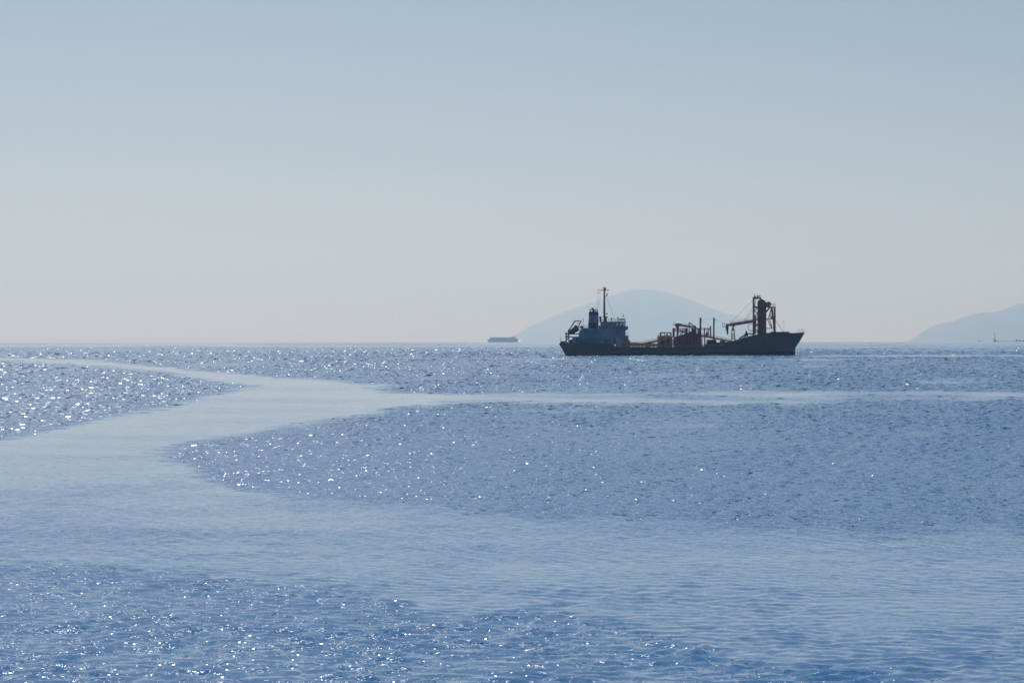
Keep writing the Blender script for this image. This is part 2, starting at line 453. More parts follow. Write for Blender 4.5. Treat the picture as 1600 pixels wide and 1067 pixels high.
# short steep wavelets farther out, where the sheet is too coarse to carry them: low ridges with a lee face towards the shore
def build_wavelets(N=235000):
    g = np.random.default_rng(17)
    px = g.uniform(-260, 1860, N * 3); py = 538 + 290 * g.uniform(0, 1, N * 3) ** 1.15
    a = sample_A(px, py)
    keep = g.uniform(0, 1, N * 3) < np.clip((a - 0.35) / 0.6, 0, 1) ** 1.3 * (1 - 0.6 * np.clip((py - 720) / 100, 0, 1))
    px, py, a = px[keep][:N], py[keep][:N], a[keep][:N]
    # a few sharp crests close in
    m = 8000
    qx = g.uniform(-260, 1860, m); qy = g.uniform(835, 1085, m); qa = sample_A(qx, qy)
    kq = g.uniform(0, 1, m) < np.clip((qa - 0.5) / 0.4, 0, 1) * np.clip((qy - 820) / 200, 0.2, 1)
    near = np.concatenate([np.zeros(len(px), bool), np.ones(kq.sum(), bool)])
    px = np.concatenate([px, qx[kq]]); py = np.concatenate([py, qy[kq]]); a = np.concatenate([a, qa[kq]])
    n = len(px)
    dep = (py + (px - 800) * ROLL - HOR0) / FPX
    r = np.full(n, 300.0)
    for _ in range(40): r = (CAM_H + r * r / (2 * EARTH)) / dep
    ok = (r < 11000) & (r > 70)
    px, a, r, dep, near = px[ok], a[ok], r[ok], dep[ok], near[ok]; n = len(r)
    x = (px - 800) / FPX * r; y = r
    w = np.clip(r * 0.00050, 0.11, 2.0) * np.clip(g.lognormal(0, 0.35, n), 0.4, 2.2)          # crest length
    gust = np.clip(1.0 + 0.55 * smooth_noise(x / (0.05 * r + 6), np.log(r) * 9, 83, 3), 0.1, 2.0)
    steep = g.uniform(0, 1, n) < np.where(near, 1.0, 0.50 * gust)
    w *= np.where(steep, 0.47, 1.65 - 0.5 * np.clip((400 - r) / 250, 0, 1))
    slope = np.clip(np.where(steep, g.rayleigh(0.235, n), g.rayleigh(WSLOPE, n)) * (0.55 + 0.45 * a), 0.03, 0.75)
    w = np.where(near, g.uniform(0.025, 0.075, n), w)
    h = np.clip(w * np.minimum(g.uniform(0.08, 0.22, n), 1.0 * slope), np.where(near, 0.004, 0.015), 0.34)
    d1 = h / slope                                                   # run of the lee face
    d2 = d1 * g.uniform(0.8, 1.6, n)
    az = np.where(steep, g.normal(R(-20), R(17), n), g.normal(R(-5), R(28), n))
    c, s_ = np.cos(az), np.sin(az)
    z0 = drop(x, y) - np.where(near, 0.0, 0.015 + np.clip(r * 1.0e-5, 0, 0.05))
    top = 0.86
    loc = [(-0.5 * w, -d1, 0 * h), (0.5 * w, -d1, 0 * h), (-0.5 * top * w, 0 * h, h), (0.5 * top * w, 0 * h, h), (-0.5 * w, d2, 0 * h), (0.5 * w, d2, 0 * h)]
    co = np.empty((n, 6, 3), np.float32)
    for k, (lx, ly, lz) in enumerate(loc):
        co[:, k, 0] = x + lx * c - ly * s_; co[:, k, 1] = y + lx * s_ + ly * c; co[:, k, 2] = z0 + lz
    base = (np.arange(n) * 6)[:, None]
    quads = np.concatenate([base + np.array([[0, 1, 3, 2]]), base + np.array([[2, 3, 5, 4]])], 1).reshape(-1, 4)
    tris = np.concatenate([base + np.array([[0, 2, 4]]), base + np.array([[1, 5, 3]])], 1).reshape(-1, 3)
    me = bpy.data.meshes.new('wavelets')
    me.vertices.add(n * 6); me.vertices.foreach_set('co', co.ravel())
    nq, nt = len(quads), len(tris)
    me.loops.add(nq * 4 + nt * 3)
    me.loops.foreach_set('vertex_index', np.concatenate([quads.ravel(), tris.ravel()]).astype(np.int32))
    me.polygons.add(nq + nt)
    me.polygons.foreach_set('loop_start', np.concatenate([np.arange(nq) * 4, nq * 4 + np.arange(nt) * 3]).astype(np.int32))
    me.polygons.foreach_set('use_smooth', np.zeros(nq + nt, bool))
    at = me.attributes.new('ruffle', 'FLOAT', 'POINT'); at.data.foreach_set('value', np.full(n * 6, 0.5, np.float32))
    at = me.attributes.new('fine', 'FLOAT', 'POINT'); at.data.foreach_set('value', np.full(n * 6, 0.26, np.float32))
    me.update(calc_edges=True)
    me.materials.append(sea_material('wavelet_water', 0.125))
    o = bpy.data.objects.new('wavelets', me); scene.collection.objects.link(o)
    tag(o, 'short steep wind wavelets glittering on the ruffled water', kind='stuff')
WSLOPE = 0.085
build_wavelets()
#SHIP-BEGIN
# ------------------------------------------------------------------ the near cargo ship
# ship frame: x towards the bow, y to port (negative side faces the shore), z up from the waterline
SC = 0.28875
def sx_(X): return (X / 3.902 - 205.0) * SC
def sz_(Y): return (124.75 - Y / 3.902) * SC
def S(X, Y, v=0.0): return (sx_(X), v, sz_(Y))
SHIP_D = 1732.5
ship_x = (1065 - 800) / FPX * SHIP_D
ship = empty('cargo_ship', (ship_x, SHIP_D, drop(ship_x, SHIP_D) - 0.05), R(-2.2))
tag(ship, 'grey bulk cement carrier with white stern house and brown unloading tower at anchor', 'ship')
class SB(MB):      # boxes and bars in ship drawing units
    def bx(self, X0, X1, Y0, Y1, v0, v1): return self.box(S(X0, Y0, v0), S(X1, Y1, v1))
    def bar(self, a, b, r, n=4): return self.beam(S(*a), S(*b), r, n)
    def pz(self, pts, v0, v1): return self.prism([(sx_(X), sz_(Y)) for X, Y in pts], v0, v1)
    def rails(self, pts, v, h=4.2, step=7.5, r=0.028, mid=True):
        for (Xa, Ya), (Xb, Yb) in zip(pts[:-1], pts[1:]):
            n = max(1, int(abs(Xb - Xa) / step))
            for i in range(n + 1):
                t = i / n; X = Xa + (Xb - Xa) * t; Y = Ya + (Yb - Ya) * t
                self.bar((X, Y, v), (X, Y - h, v), r)
            self.bar((Xa, Ya - h, v), (Xb, Yb - h, v), r)
            if mid: self.bar((Xa, Ya - h / 2, v), (Xb, Yb - h / 2, v), r * 0.8)
        return self
def part(name, m, parent=None, smooth=False):
    class _(SB):
        def done(self): return self.build(name, m, parent or ship, smooth)
    return _()

# hull: lofted sections with sheer, raked stem, raised forecastle and raked stern
B = 8.4
sheer = [(53, 414), (70, 406), (90, 412), (380, 413), (402, 436), (700, 438), (1000, 434), (1085, 426), (1128, 402), (1180, 384), (1236, 367),
         (1284, 357), (1318, 351), (1450, 352.5), (1500, 351), (1549, 348)]
stem_pts = [(600, 1440), (500, 1493), (487, 1492.5), (470, 1490.5), (450, 1491), (436, 1495), (424, 1503), (415, 1511), (401, 1519.5), (349, 1549)]
stern_pts = [(600, 150), (500, 97), (487, 93), (470, 86), (415, 55), (405, 53)]
def interp(pts, v, k=0):
    p = sorted(pts); return float(np.interp(v, [q[0] for q in p], [q[1] for q in p]))
NS, NZ = 110, 15
svals = sorted(set([0.5 - 0.5 * math.cos(math.pi * i / 70) for i in range(71)] + [(X - 53) / (1549 - 53.0) for X, _ in sheer] + [i / 40 for i in range(41)]))
def half_breadth(s, zf):
    bow = 1.0; st = 1.0
    if s > 0.70:
        t = (s - 0.70) / 0.30
        full = max(0.0, 1 - t ** 2.6); fine_ = max(0.0, 1 - t ** 1.7)
        bow = fine_ * (1 - zf) + full * zf
    if s < 0.16:
        t = (0.16 - s) / 0.16
        st = 1 - (0.62 - 0.42 * zf) * t ** 2
    return B * bow * st
hv, hf, deckpts = [], [], []
zb = -4.5
for s in svals:
    Xd = 53 + s * (1549 - 53)
    zt = sz_(interp(sheer, Xd))
    ring = []
    for j in range(NZ):
        zf = j / (NZ - 1)
        z = zb + (zt - zb) * zf
        Y = (124.75 - z / SC) * 3.902
        X0, X1 = interp(stern_pts, Y), interp(stem_pts, Y)
        xx = sx_(X0 + s * (X1 - X0))
        # the sheer line keeps its own stations near the top
        b = half_breadth(s, zf)
        if j == 0: b *= 0.8
        ring.append((xx, b, z))
    hv.append(ring)
hull = part('hull', 'hull', None, False)
n1 = len(svals)
vs = []
for side in (-1, 1):
    for ring in hv:
        vs += [(x, side * b, z) for x, b, z in ring]
fs = []
for k in range(2):
    o = k * n1 * NZ
    for i in range(n1 - 1):
        for j in range(NZ - 1):
            q = (o + i * NZ + j, o + (i + 1) * NZ + j, o + (i + 1) * NZ + j + 1, o + i * NZ + j + 1)
            fs.append(q if k == 0 else q[::-1])
for j in range(NZ - 1):       # transom
    fs.append((j, j + 1, n1 * NZ + j + 1, n1 * NZ + j))
hull.add(vs, fs)
hull = hull.done()
# decks inside the bulwark
dk = part('deck', 'deck')
dv = []
for s, ring in zip(svals, hv):
    x, b, z = ring[-1]
    lower = 0.9 if not (402 < 53 + s * 1496 < 1085) else 0.35
    dv += [(x, -b * 0.985, z - lower), (x, b * 0.985, z - lower)]
dk.add(dv, [(2 * i, 2 * i + 2, 2 * i + 3, 2 * i + 1) for i in range(n1 - 1)])
dk.done()
# bulwark cap, mooring chocks, anchors, hawse pipe, side ports
cap = part('bulwark_cap', 'trim', hull)
for a, b in zip(hv[:-1], hv[1:]):
    for sd in (-1, 1):
        cap.beam((a[-1][0], sd * a[-1][1], a[-1][2]), (b[-1][0], sd * b[-1][1], b[-1][2]), 0.07)
cap.done()
for sd in (-1, 1):
    an = part('anchor', 'black', hull)
    y = sd * (half_breadth(0.94, 0.55) + 0.18)
    an.beam(S(1455, 400, y), S(1453, 412, y), 0.16, 6)
    an.beam(S(1448, 411, y), S(1460, 413, y), 0.22, 6).beam(S(1448, 411, y), S(1447, 406, y), 0.14, 6).beam(S(1460, 413, y), S(1461, 408, y), 0.14, 6)
    an.done()
for X, Y in ((1213, 374), (1187, 394), (1140, 416), (1330, 372), (1300, 405), (372, 449), (410, 446), (690, 452), (820, 450), (1010, 450), (140, 440), (250, 436)):
    s = (X - 53) / 1496
    c = part('side_port', 'black', hull)
    y = -half_breadth(s, 0.8) - 0.03
    c.beam(S(X, Y, y + 0.1), S(X, Y, y - 0.04), 0.42, 10); c.done()
for X0 in (860, 878, 893, 908, 925, 1060, 1090):        # freeing ports along the main deck side
    part('freeing_port', 'black', hull).bx(X0, X0 + 7, 440.5, 446, -B - 0.04, -B + 0.1).done()
part('rubbing_strake', 'trim', hull).bx(420, 1080, 440.0, 441.6, -B - 0.14, -B + 0.05).done()

# stern house, tier by tier
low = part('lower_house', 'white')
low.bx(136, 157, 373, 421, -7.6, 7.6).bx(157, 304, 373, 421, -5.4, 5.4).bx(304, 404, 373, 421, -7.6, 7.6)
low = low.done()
for X in range(170, 300, 19):
    part('pillar', 'white', low).bx(X, X + 3.0, 377, 414, -7.7, -7.35).done()
for X in (166, 186, 205, 224, 243, 262, 281):
    part('door', 'dark', low).bx(X, X + 7, 383, 411, -5.46, -5.3).done()
for X0, X1, Y0, Y1 in ((329, 343, 388, 396), (349, 353, 390, 395), (330, 345, 400, 410), (352, 372, 388, 391), (388, 396, 384, 412), (142, 148, 385, 395)):
    part('window', 'black', low).bx(X0, X1, Y0, Y1, -7.66, -7.5).done()
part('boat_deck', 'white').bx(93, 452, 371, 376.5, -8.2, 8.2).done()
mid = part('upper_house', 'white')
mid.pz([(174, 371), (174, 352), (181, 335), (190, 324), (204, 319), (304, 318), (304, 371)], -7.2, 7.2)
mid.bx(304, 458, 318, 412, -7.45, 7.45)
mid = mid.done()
for X in (213, 226, 239, 252, 265, 278, 291):
    part('window', 'black', mid).bx(X, X + 3.6, 338, 343.5, -7.26, -7.1).done()
for X in (318, 332, 362, 379, 391, 410, 427, 444):
    part('window', 'black', mid).bx(X, X + 4, 333, 339.5, -7.51, -7.3).done()
part('storage_box', 'white').bx(194, 212, 346.5, 351, -7.9, -7.25).done()
part('deck_edge', 'trim', mid).bx(188, 306, 319.5, 321.5, -7.6, 7.6).done()
part('deck_edge', 'trim', mid).bx(304, 459, 317.2, 319.0, -7.75, 7.75).done()
part('deck_edge', 'trim', mid).bx(304, 459, 372.0, 373.6, -7.7, 7.7).done()
# painted notice on the side of the house: a row of unreadable letters
X = 347
while X < 421:
    w = random.choice((3.2, 3.8, 2.4))
    lt = part('lettering', 'blue', mid)
    k = random.random()
    lt.bx(X, X + 1.1, 348, 353.2, -7.5, -7.44)
    if k < 0.6: lt.bx(X + 1.1, X + w, 348, 349.3, -7.5, -7.44)
    if k > 0.3: lt.bx(X + 1.1, X + w, 350.3, 351.4, -7.5, -7.44)
    if k > 0.5: lt.bx(X + w - 1.0, X + w, 349.3, 353.2, -7.499, -7.44)
    lt.done()
    X += w + (1.3 if random.random() < 0.8 else 4)
# wheelhouse: wall below, pillars, glass and roof
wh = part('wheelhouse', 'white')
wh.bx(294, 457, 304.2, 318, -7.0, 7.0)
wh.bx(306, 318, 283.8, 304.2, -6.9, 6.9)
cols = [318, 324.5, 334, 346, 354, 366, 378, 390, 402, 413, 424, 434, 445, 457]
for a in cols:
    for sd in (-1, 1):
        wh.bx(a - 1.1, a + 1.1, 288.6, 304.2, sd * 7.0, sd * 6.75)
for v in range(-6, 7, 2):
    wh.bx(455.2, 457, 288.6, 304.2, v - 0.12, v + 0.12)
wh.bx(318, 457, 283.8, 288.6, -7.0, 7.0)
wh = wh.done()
part('wheelhouse_bulkhead', 'room', wh).bx(318, 404, 288.8, 304.0, -3.0, 3.0).bx(415, 423, 288.8, 304.0, -2, 2).bx(436, 443, 293, 304, -1.5, 1.5).done()
for a, b in zip(cols[:-1], cols[1:]):
    for sd in (-1, 1):
        part('window', 'glass', wh).bx(a + 1.1, b - 1.1, 288.8, 304.0, sd * 6.9, sd * 6.86).done()
part('roof', 'trim', wh).bx(310, 460, 280.5, 283.8, -7.5, 7.5).done()
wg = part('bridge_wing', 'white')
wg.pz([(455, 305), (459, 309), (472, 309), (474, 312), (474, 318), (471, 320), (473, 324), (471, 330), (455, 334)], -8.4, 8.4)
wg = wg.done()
part('wing_light', 'black', wg).bx(469.5, 472.0, 302, 309, -8.2, -7.9).done()
part('porthole', 'black', wh).beam(S(388, 312, -6.98), S(388, 312, -7.04), 0.22, 8).done()
part('louvre', 'black', wh).bx(294.5, 304, 307, 314, -7.05, -6.9).done()
# monkey island gear
for v in (-7.2, 7.2): part('roof_railing', 'trim').rails([(352, 280.5), (457, 280.5)], v, 16, 8.5, 0.03).done()
p_ = part('searchlight', 'black').bar((373, 281, -3), (373, 263, -3), 0.16, 8).bx(369, 378, 257, 266, -3.5, -2.5); p_.done()
p_ = part('magnetic_compass', 'black').bar((413, 281, 0), (411.5, 262, 0), 0.2, 8).bx(407, 417, 253, 259, -0.5, 0.5).bar((413, 281, 0), (419, 262, 0), 0.06); p_.done()
p_ = part('antenna_rack', 'black').bx(421, 453, 263, 270, -1.0, 1.0).bar((437, 281, 0), (437, 256, 0), 0.07).bar((452, 281, 0), (452, 258, 0), 0.09).bar((425, 281, 0), (425, 263, 0), 0.07); p_.done()
p_ = part('satellite_dome', 'white').lathe([(0.05, -1.4), (0.05, 0), (0.3, 0.1), (0.38, 0.4), (0.25, 0.7), (0.05, 0.8)], S(444, 250, 0), 8); p_.done()
part('ventilator', 'trim').bx(296, 314, 249, 255, -1.6, 1.6).bx(299, 311, 255, 283, -1.1, 1.1).bx(311, 321, 268, 273, -1, 1).done()
mh = part('mast_house', 'trim').bx(322, 351, 249, 254, -1.8, 1.8).pz([(326, 254), (347, 254), (343, 266), (346, 281), (322, 281)], -1.4, 1.4); mh = mh.done()
# funnel
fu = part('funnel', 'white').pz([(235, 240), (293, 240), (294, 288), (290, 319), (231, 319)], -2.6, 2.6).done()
part('funnel_top', 'black', fu).pz([(236, 219), (291, 219), (293.5, 240), (234.6, 240)], -2.65, 2.65).done()
part('funnel_louvre', 'dark', fu).pz([(231.5, 288), (287, 288), (283, 305), (231, 305)], -2.68, 2.68).done()
part('funnel_louvre', 'dark', fu).pz([(236, 306.5), (281, 306.5), (278, 318), (235, 318)], -2.66, 2.66).done()
part('funnel_emblem', 'blue', fu).pz([(249, 270), (256, 251), (263, 270), (259.5, 270), (256, 260), (252.5, 270)], -2.66, -2.58).done()
def pipe(pts, r): part('exhaust_pipe', 'black', fu).path([S(*q) for q in pts], r, 8).done()
pipe([(246, 220, -0.8), (246, 212, -0.8), (243, 208, -0.8), (238, 207, -0.8)], 0.26)
pipe([(264, 220, 0), (264, 208, 0), (260, 203, 0), (250, 202, 0)], 0.62)
pipe([(276, 220, 1), (276, 208, 1), (274, 204, 1), (271, 206, 1)], 0.17)
pipe([(287, 220, 1), (287, 210, 1), (284, 204.5, 1), (280, 207, 1)], 0.2)
# main mast
ma = part('mast', 'trim').beam(S(329.2, 256, 0), S(329.0, 72, 0), 0.52, 8, 0.33).done()
part('mast_yard', 'trim', ma).bar((289, 89, 0), (355, 90.5, 0), 0.11).bar((290, 89, 0), (290, 78, 0), 0.05).bar((290, 82, 0), (329, 89, 0), 0.03).done()
part('mast_crossbar', 'trim', ma).bar((312, 72.2, 0), (345, 72.2, 0), 0.09).bar((329, 72, -2.2), (329, 72, 2.2), 0.08).done()
part('navigation_light', 'black', ma).lathe([(0.24, 0), (0.3, 0.25), (0.28, 0.7), (0.12, 0.85)], S(337, 89, 0), 8).done()
part('navigation_light', 'black', ma).bx(351, 355, 83, 91, -0.3, 0.3).done()
part('mast_platform', 'trim', ma).pz([(331, 128), (332, 124), (353, 120.5), (353, 122.5), (342, 125.5)], -0.9, 0.9).done()
part('radar_scanner', 'black', ma).bar((345.5, 122, 0), (345.5, 108, 0), 0.2, 8).bx(343, 349, 107, 115, -0.9, 0.9).done()
part('radar_scanner', 'black', ma).bar((333, 237, 0), (342, 236, 0), 0.1).bx(341, 349, 229.5, 236.5, -0.9, 0.9).done()
for Y in (138, 155, 170, 185, 200, 215):
    part('mast_step', 'trim', ma).bx(331.5, 336, Y, Y + 2.2, -0.25, 0.25).done()
part('signal_flag', 'flag', ma).pz([(289, 96), (291.5, 98), (296, 110), (292.5, 106), (289.5, 107)], -0.02, 0.03).done()
w_ = part('mast_stay', 'trim', ma)
for a, b in (((329, 90, 0), (396, 281, -5)), ((329, 90, 0), (396, 281, 5)), ((300, 90, 0), (281, 240, -2)), ((310, 90, 0), (288, 240, 2)), ((329, 120, 0), (430, 281, 0)), ((291, 110, 0), (276, 240, 0))):
    w_.bar(a, b, 0.024)
w_.done()
part('flagstaff', 'trim').bar((200, 319, 0), (200, 256, 0), 0.08, 6).pz([(199.5, 262), (197, 268), (195, 272), (199.5, 274)], -0.1, 0.1).done()
part('winch_house', 'trim').pz([(181, 319), (181, 309), (186, 305), (197, 306), (199, 319)], -2, 2).bx(190, 196, 312, 319, -3, -2.2).done()
for v in (-6.8, 6.8): part('aft_railing', 'trim').rails([(201, 319), (233, 319)], v, 15, 8, 0.025).done()
# lifeboat launching frame and its platform
dv_ = part('lifeboat_davit', 'trim')
for sd in (-1.9, 1.9):
    dv_.bar((108, 343, sd), (150.5, 275, sd), 0.22).bar((149, 275.6, sd), (189.5, 277.6, sd), 0.2).bar((188, 278, sd), (168, 313, sd), 0.18).bar((163, 290, sd), (181, 290, sd), 0.13).bar((168, 313, sd), (186, 319, sd), 0.14)
dv_.bar((150.5, 275, -1.9), (150.5, 275, 1.9), 0.18).bar((188, 277.6, -1.9), (188, 277.6, 1.9), 0.18)
dv_.done()
pf = part('boat_platform', 'trim')
pf.bx(93, 186, 352, 358.5, -4, 4).bx(91, 100, 346.5, 355, -3.6, 3.6).pz([(106, 352), (108, 330), (115, 325), (119, 331), (113, 352)], -3, -2.4).pz([(106, 352), (108, 330), (115, 325), (119, 331), (113, 352)], 2.4, 3)
for sd in (-3.8, 3.8):
    pf.bar((96, 358, sd), (96, 405, sd), 0.2).bar((96, 380, sd), (112, 359, sd), 0.14).bar((97, 396, sd), (118, 366, sd), 0.12).bar((112, 404, sd), (112, 358, sd), 0.12)
pf.done()
part('aft_machinery', 'dark').bx(64, 90, 399, 412, -5, 5).pz([(115, 412), (117, 392), (128, 388), (136, 392), (136, 412)], -4, 4).bx(95, 110, 405, 413, -6, 6).done()
part('stern_antenna', 'trim').bar((68, 406, -5), (63, 376, -5), 0.06, 6).done()
part('stern_antenna', 'trim').bar((60, 410, 5), (58, 378, 5), 0.05, 6).done()

# ochre cargo gear amidships
blk = part('pump_house', 'ochre')
blk.bx(399, 440, 370, 441, -7.2, 6).bx(440, 476, 365, 441, -6.4, 6).bx(476, 487, 394, 441, -6, 5)
blk = blk.done()
for X in (404, 414, 424):
    part('pipe_riser', 'rail', blk).bar((X, 441, -7.35), (X, 374, -7.35), 0.24, 8).done()
part('louvre', 'dark', blk).bx(446, 470, 385, 397, -6.46, -6.3).done()
part('louvre', 'dark', blk).bx(446, 458, 404, 430, -6.46, -6.3).done()
for v in (-6, 5): part('pump_house_railing', 'rail', blk).rails([(458, 365), (476, 365)], v, 15, 9, 0.03).done()
pp = part('deck_pipes', 'ochre')
for i, v in enumerate((-6.6, -5.2, -3.0, 1.5, 4.0)):
    pp.bar((487, 424 - 3 * i, v), (655, 427 - 2 * i, v), 0.32, 8)
pp.done()
for X, Y0, w in ((494, 412, 6), (503, 409, 5), (511, 407, 4), (519, 405, 6), (528, 413, 9), (540, 416, 7), (555, 417, 6)):
    part('valve', 'rust').bx(X, X + w, Y0, 441, -5.5 + (X % 5), -3.5 + (X % 5)).done()
for v in (-8.2, 8.2): part('deck_railing', 'rail').rails([(402, 440), (1085, 434)], v, 12, 11, 0.035).done()
part('walkway_railing', 'rail').rails([(487, 412), (536, 414)], -4, 11, 7, 0.03).done()
g1 = part('inclined_conveyor', 'ochre').pz([(530, 417), (655, 391), (655, 404), (577, 421), (530, 425)], -3.2, -0.8).done()
part('conveyor_railing', 'rail', g1).rails([(530, 417), (655, 391)], -3.2, 12, 7, 0.028).rails([(530, 417), (655, 391)], -0.8, 12, 9, 0.025).done()
part('conveyor_support', 'ochre', g1).bx(577, 613, 414, 440, -3.0, -2.0).bx(624, 630, 405, 440, -3, -1).bx(560, 566, 419, 440, -3, -1).done()
hb = part('hopper_house', 'ochre')
hb.bx(652, 667, 368, 441, -5.5, 5).bx(667, 739, 366, 441, -6, 5.5)
hb = hb.done()
for v in (-5.8, 5.2):
    fr = part('portal_frame', 'rust', hb)
    fr.bx(667, 737, 345.5, 352, v - 0.3, v + 0.3).bx(667, 677, 352, 366, v - 0.3, v + 0.3).bx(692, 697, 352, 366, v - 0.25, v + 0.25).bx(705, 718, 356, 366, v - 0.25, v + 0.25).bx(730, 738.5, 347, 366, v - 0.3, v + 0.3)
    fr.done()
part('cross_girder', 'rust', hb).bx(667, 672, 345.6, 351.9, -5.5, 4.9).bx(732, 737, 345.6, 351.9, -5.5, 4.9).bx(700, 704, 345.6, 351.9, -5.5, 4.9).done()
part('hopper_panel', 'dark', hb).bx(672, 700, 396, 436, -6.07, -5.9).done()
part('hopper_panel', 'dark', hb).bx(706, 728, 380, 430, -6.07, -5.9).done()
part('hopper_railing', 'rail', hb).rails([(652, 368), (667, 368)], -5.4, 12, 7, 0.03).done()
part('stair_frame', 'ochre').bar((741, 370, -5), (741, 441, -5), 0.2).bar((738, 378, -5), (750, 404, -5), 0.18).bar((750, 404, -5), (740, 432, -5), 0.18).done()
# large transfer house with sloping roof, lattice and conveyor head above
tb = part('transfer_house', 'silo')
tb.pz([(750, 441), (750, 375), (823, 355), (843, 347), (853, 340.6), (875, 344.6), (920, 363), (921.6, 441)], -6.2, 6.0)
tb = tb.done()
for X in (771, 793, 815, 838, 861, 884, 903):
    part('stiffener', 'rust', tb).bx(X, X + 1.6, 366, 440, -6.32, -6.15).done()
for X0, X1, Y0, Y1 in ((829, 836, 396, 418), (758, 768, 388, 402), (780, 790, 386, 398), (868, 880, 376, 388), (890, 900, 380, 394)):
    part('access_door', 'black', tb).bx(X0, X1, Y0, Y1, -6.3, -6.15).done()
la = part('lattice_gantry', 'rust')
for v in (-4.5, 4.5):
    la.bx(747, 979, 320.5, 325.5, v - 0.25, v + 0.25)
    la.bar((747, 335, v), (828, 335, v), 0.22).bar((770, 345, v), (828, 345, v), 0.18)
    for X, Y1, r in ((750, 376, 0.42), (775, 372, 0.3), (830, 356, 0.55), (884, 350, 0.5), (903, 358, 0.45), (939, 372, 0.22), (962, 372, 0.2)):
        la.bar((X, 321, v), (X, Y1, v), r)
    for X in range(758, 828, 12):
        la.bar((X, 325, v), (X, 372 - (X - 750) * 0.27, v), 0.09)
    la.bar((775, 325, v), (828, 356, v), 0.14).bar((828, 325, v), (790, 364, v), 0.14).bar((930, 331, v), (975, 331, v), 0.1)
la = la.done()
part('gantry_crossbeam', 'rust', la).bx(748, 752, 321, 325, -4.2, 4.2).bx(828, 833, 321, 325, -4.2, 4.2).bx(972, 978, 321, 325, -4.2, 4.2).bx(905, 909, 321, 325, -4.2, 4.2).done()
part('gantry_post', 'trim', la).bx(973, 979.5, 308.5, 373, -4.9, -4.1).done()
part('gantry_post', 'trim', la).bx(973, 979.5, 308.5, 373, 4.1, 4.9).done()
ch = part('conveyor_head', 'rust')
ch.pz([(757, 303), (760, 296), (768, 291.5), (783, 291.5), (800, 294), (807, 299), (845, 304), (877, 311), (877, 319), (840, 317), (807, 311), (785, 310), (783, 321), (767, 321), (765, 311)], -2.2, 2.2)
ch = ch.done()
part('head_platform', 'rust', ch).bx(746, 760, 300.5, 302.5, -2.4, 2.4).rails([(749, 300.5), (760, 300.5)], -2.3, 16, 5, 0.035).rails([(749, 300.5), (760, 300.5)], 2.3, 16, 5, 0.035).done()
part('head_railing', 'rail', ch).rails([(807, 298), (877, 310)], -2.2, 8, 7, 0.03).done()
part('king_post', 'rust', ch).bar((848, 285, 0), (844, 312, 0), 0.22).bar((848, 285, 0), (876, 311, 0), 0.22).done()
part('gearbox', 'dark').pz([(858, 345), (860, 328), (866, 322), (876, 323), (879, 345)], -2, 2).bx(843, 850, 330, 348, -1.5, 1.5).done()
part('hoist_frame', 'rust').pz([(877, 350), (877, 305), (880, 301), (886, 309), (897, 325), (892, 326), (886, 318), (886, 350)], -1.4, 1.4).done()
for X, w, Y1 in ((915, 1.55, 440), (996.7, 1.35, 440)):
    po = part('derrick_post', 'black').beam(S(X, Y1, 2), S(X, 257, 2), w * 0.29, 8, w * 0.27).done()
    part('post_lamp', 'black', po).bx(X + 3, X + 9, 267, 271, 1.6, 2.4).bx(X + 3, X + 7, 281, 285, 1.6, 2.4).bar((X, 268, 2), (X + 10, 273, 2), 0.08).bx(X - 6, X + 3, 265.4, 267, 1.8, 2.2).done()
part('post_stay', 'trim').bar((915, 268, 2), (996, 267, 2), 0.022).bar((1000, 268, 2), (1062, 294, 0), 0.03).bar((917, 268, 2), (974, 310, 4.5), 0.025).done()
part('cowl_ventilator', 'black').lathe([(0.65, 0), (0.6, 0.7), (0.3, 1.3), (0.25, 1.75), (0.12, 1.95)], S(953.5, 367, -1), 10).done()
c2 = part('discharge_conveyor', 'ochre').pz([(918, 360), (1000, 377), (1105, 398), (1112, 407), (1000, 388), (918, 372)], -2.0, 1.0).done()
part('conveyor_railing', 'rail', c2).rails([(918, 360), (1000, 377), (1105, 398)], -2.0, 11, 7, 0.03).rails([(918, 360), (1000, 377), (1105, 398)], 1.0, 11, 9, 0.028).done()
part('conveyor_support', 'ochre', c2).bx(923, 927, 371, 441, -1.8, 0.8).bx(937, 945, 375, 441, -1.8, 0.8).bx(1038, 1044, 391, 441, -1.8, 0.8).bx(1080, 1087, 398, 441, -1.8, 0.8).done()
part('storage_tank', 'dark').bx(952, 1011, 391, 432, -5, 4).bx(1011, 1034, 408, 432, -5, 4).bx(1034, 1062, 397, 432, -5, 4).done()
part('deck_house', 'deck').bx(1062, 1112, 404, 432, -5.5, 4).bx(940, 1112, 418, 441, -6.5, 6).done()
for X, Y in ((1020, 418), (1036, 413), (1075, 410), (1092, 408), (930, 424)):
    part('mooring_bitts', 'rust').bx(X, X + 3, Y, 438, -7, -6.2).bx(X + 5, X + 8, Y, 438, -7, -6.2).done()
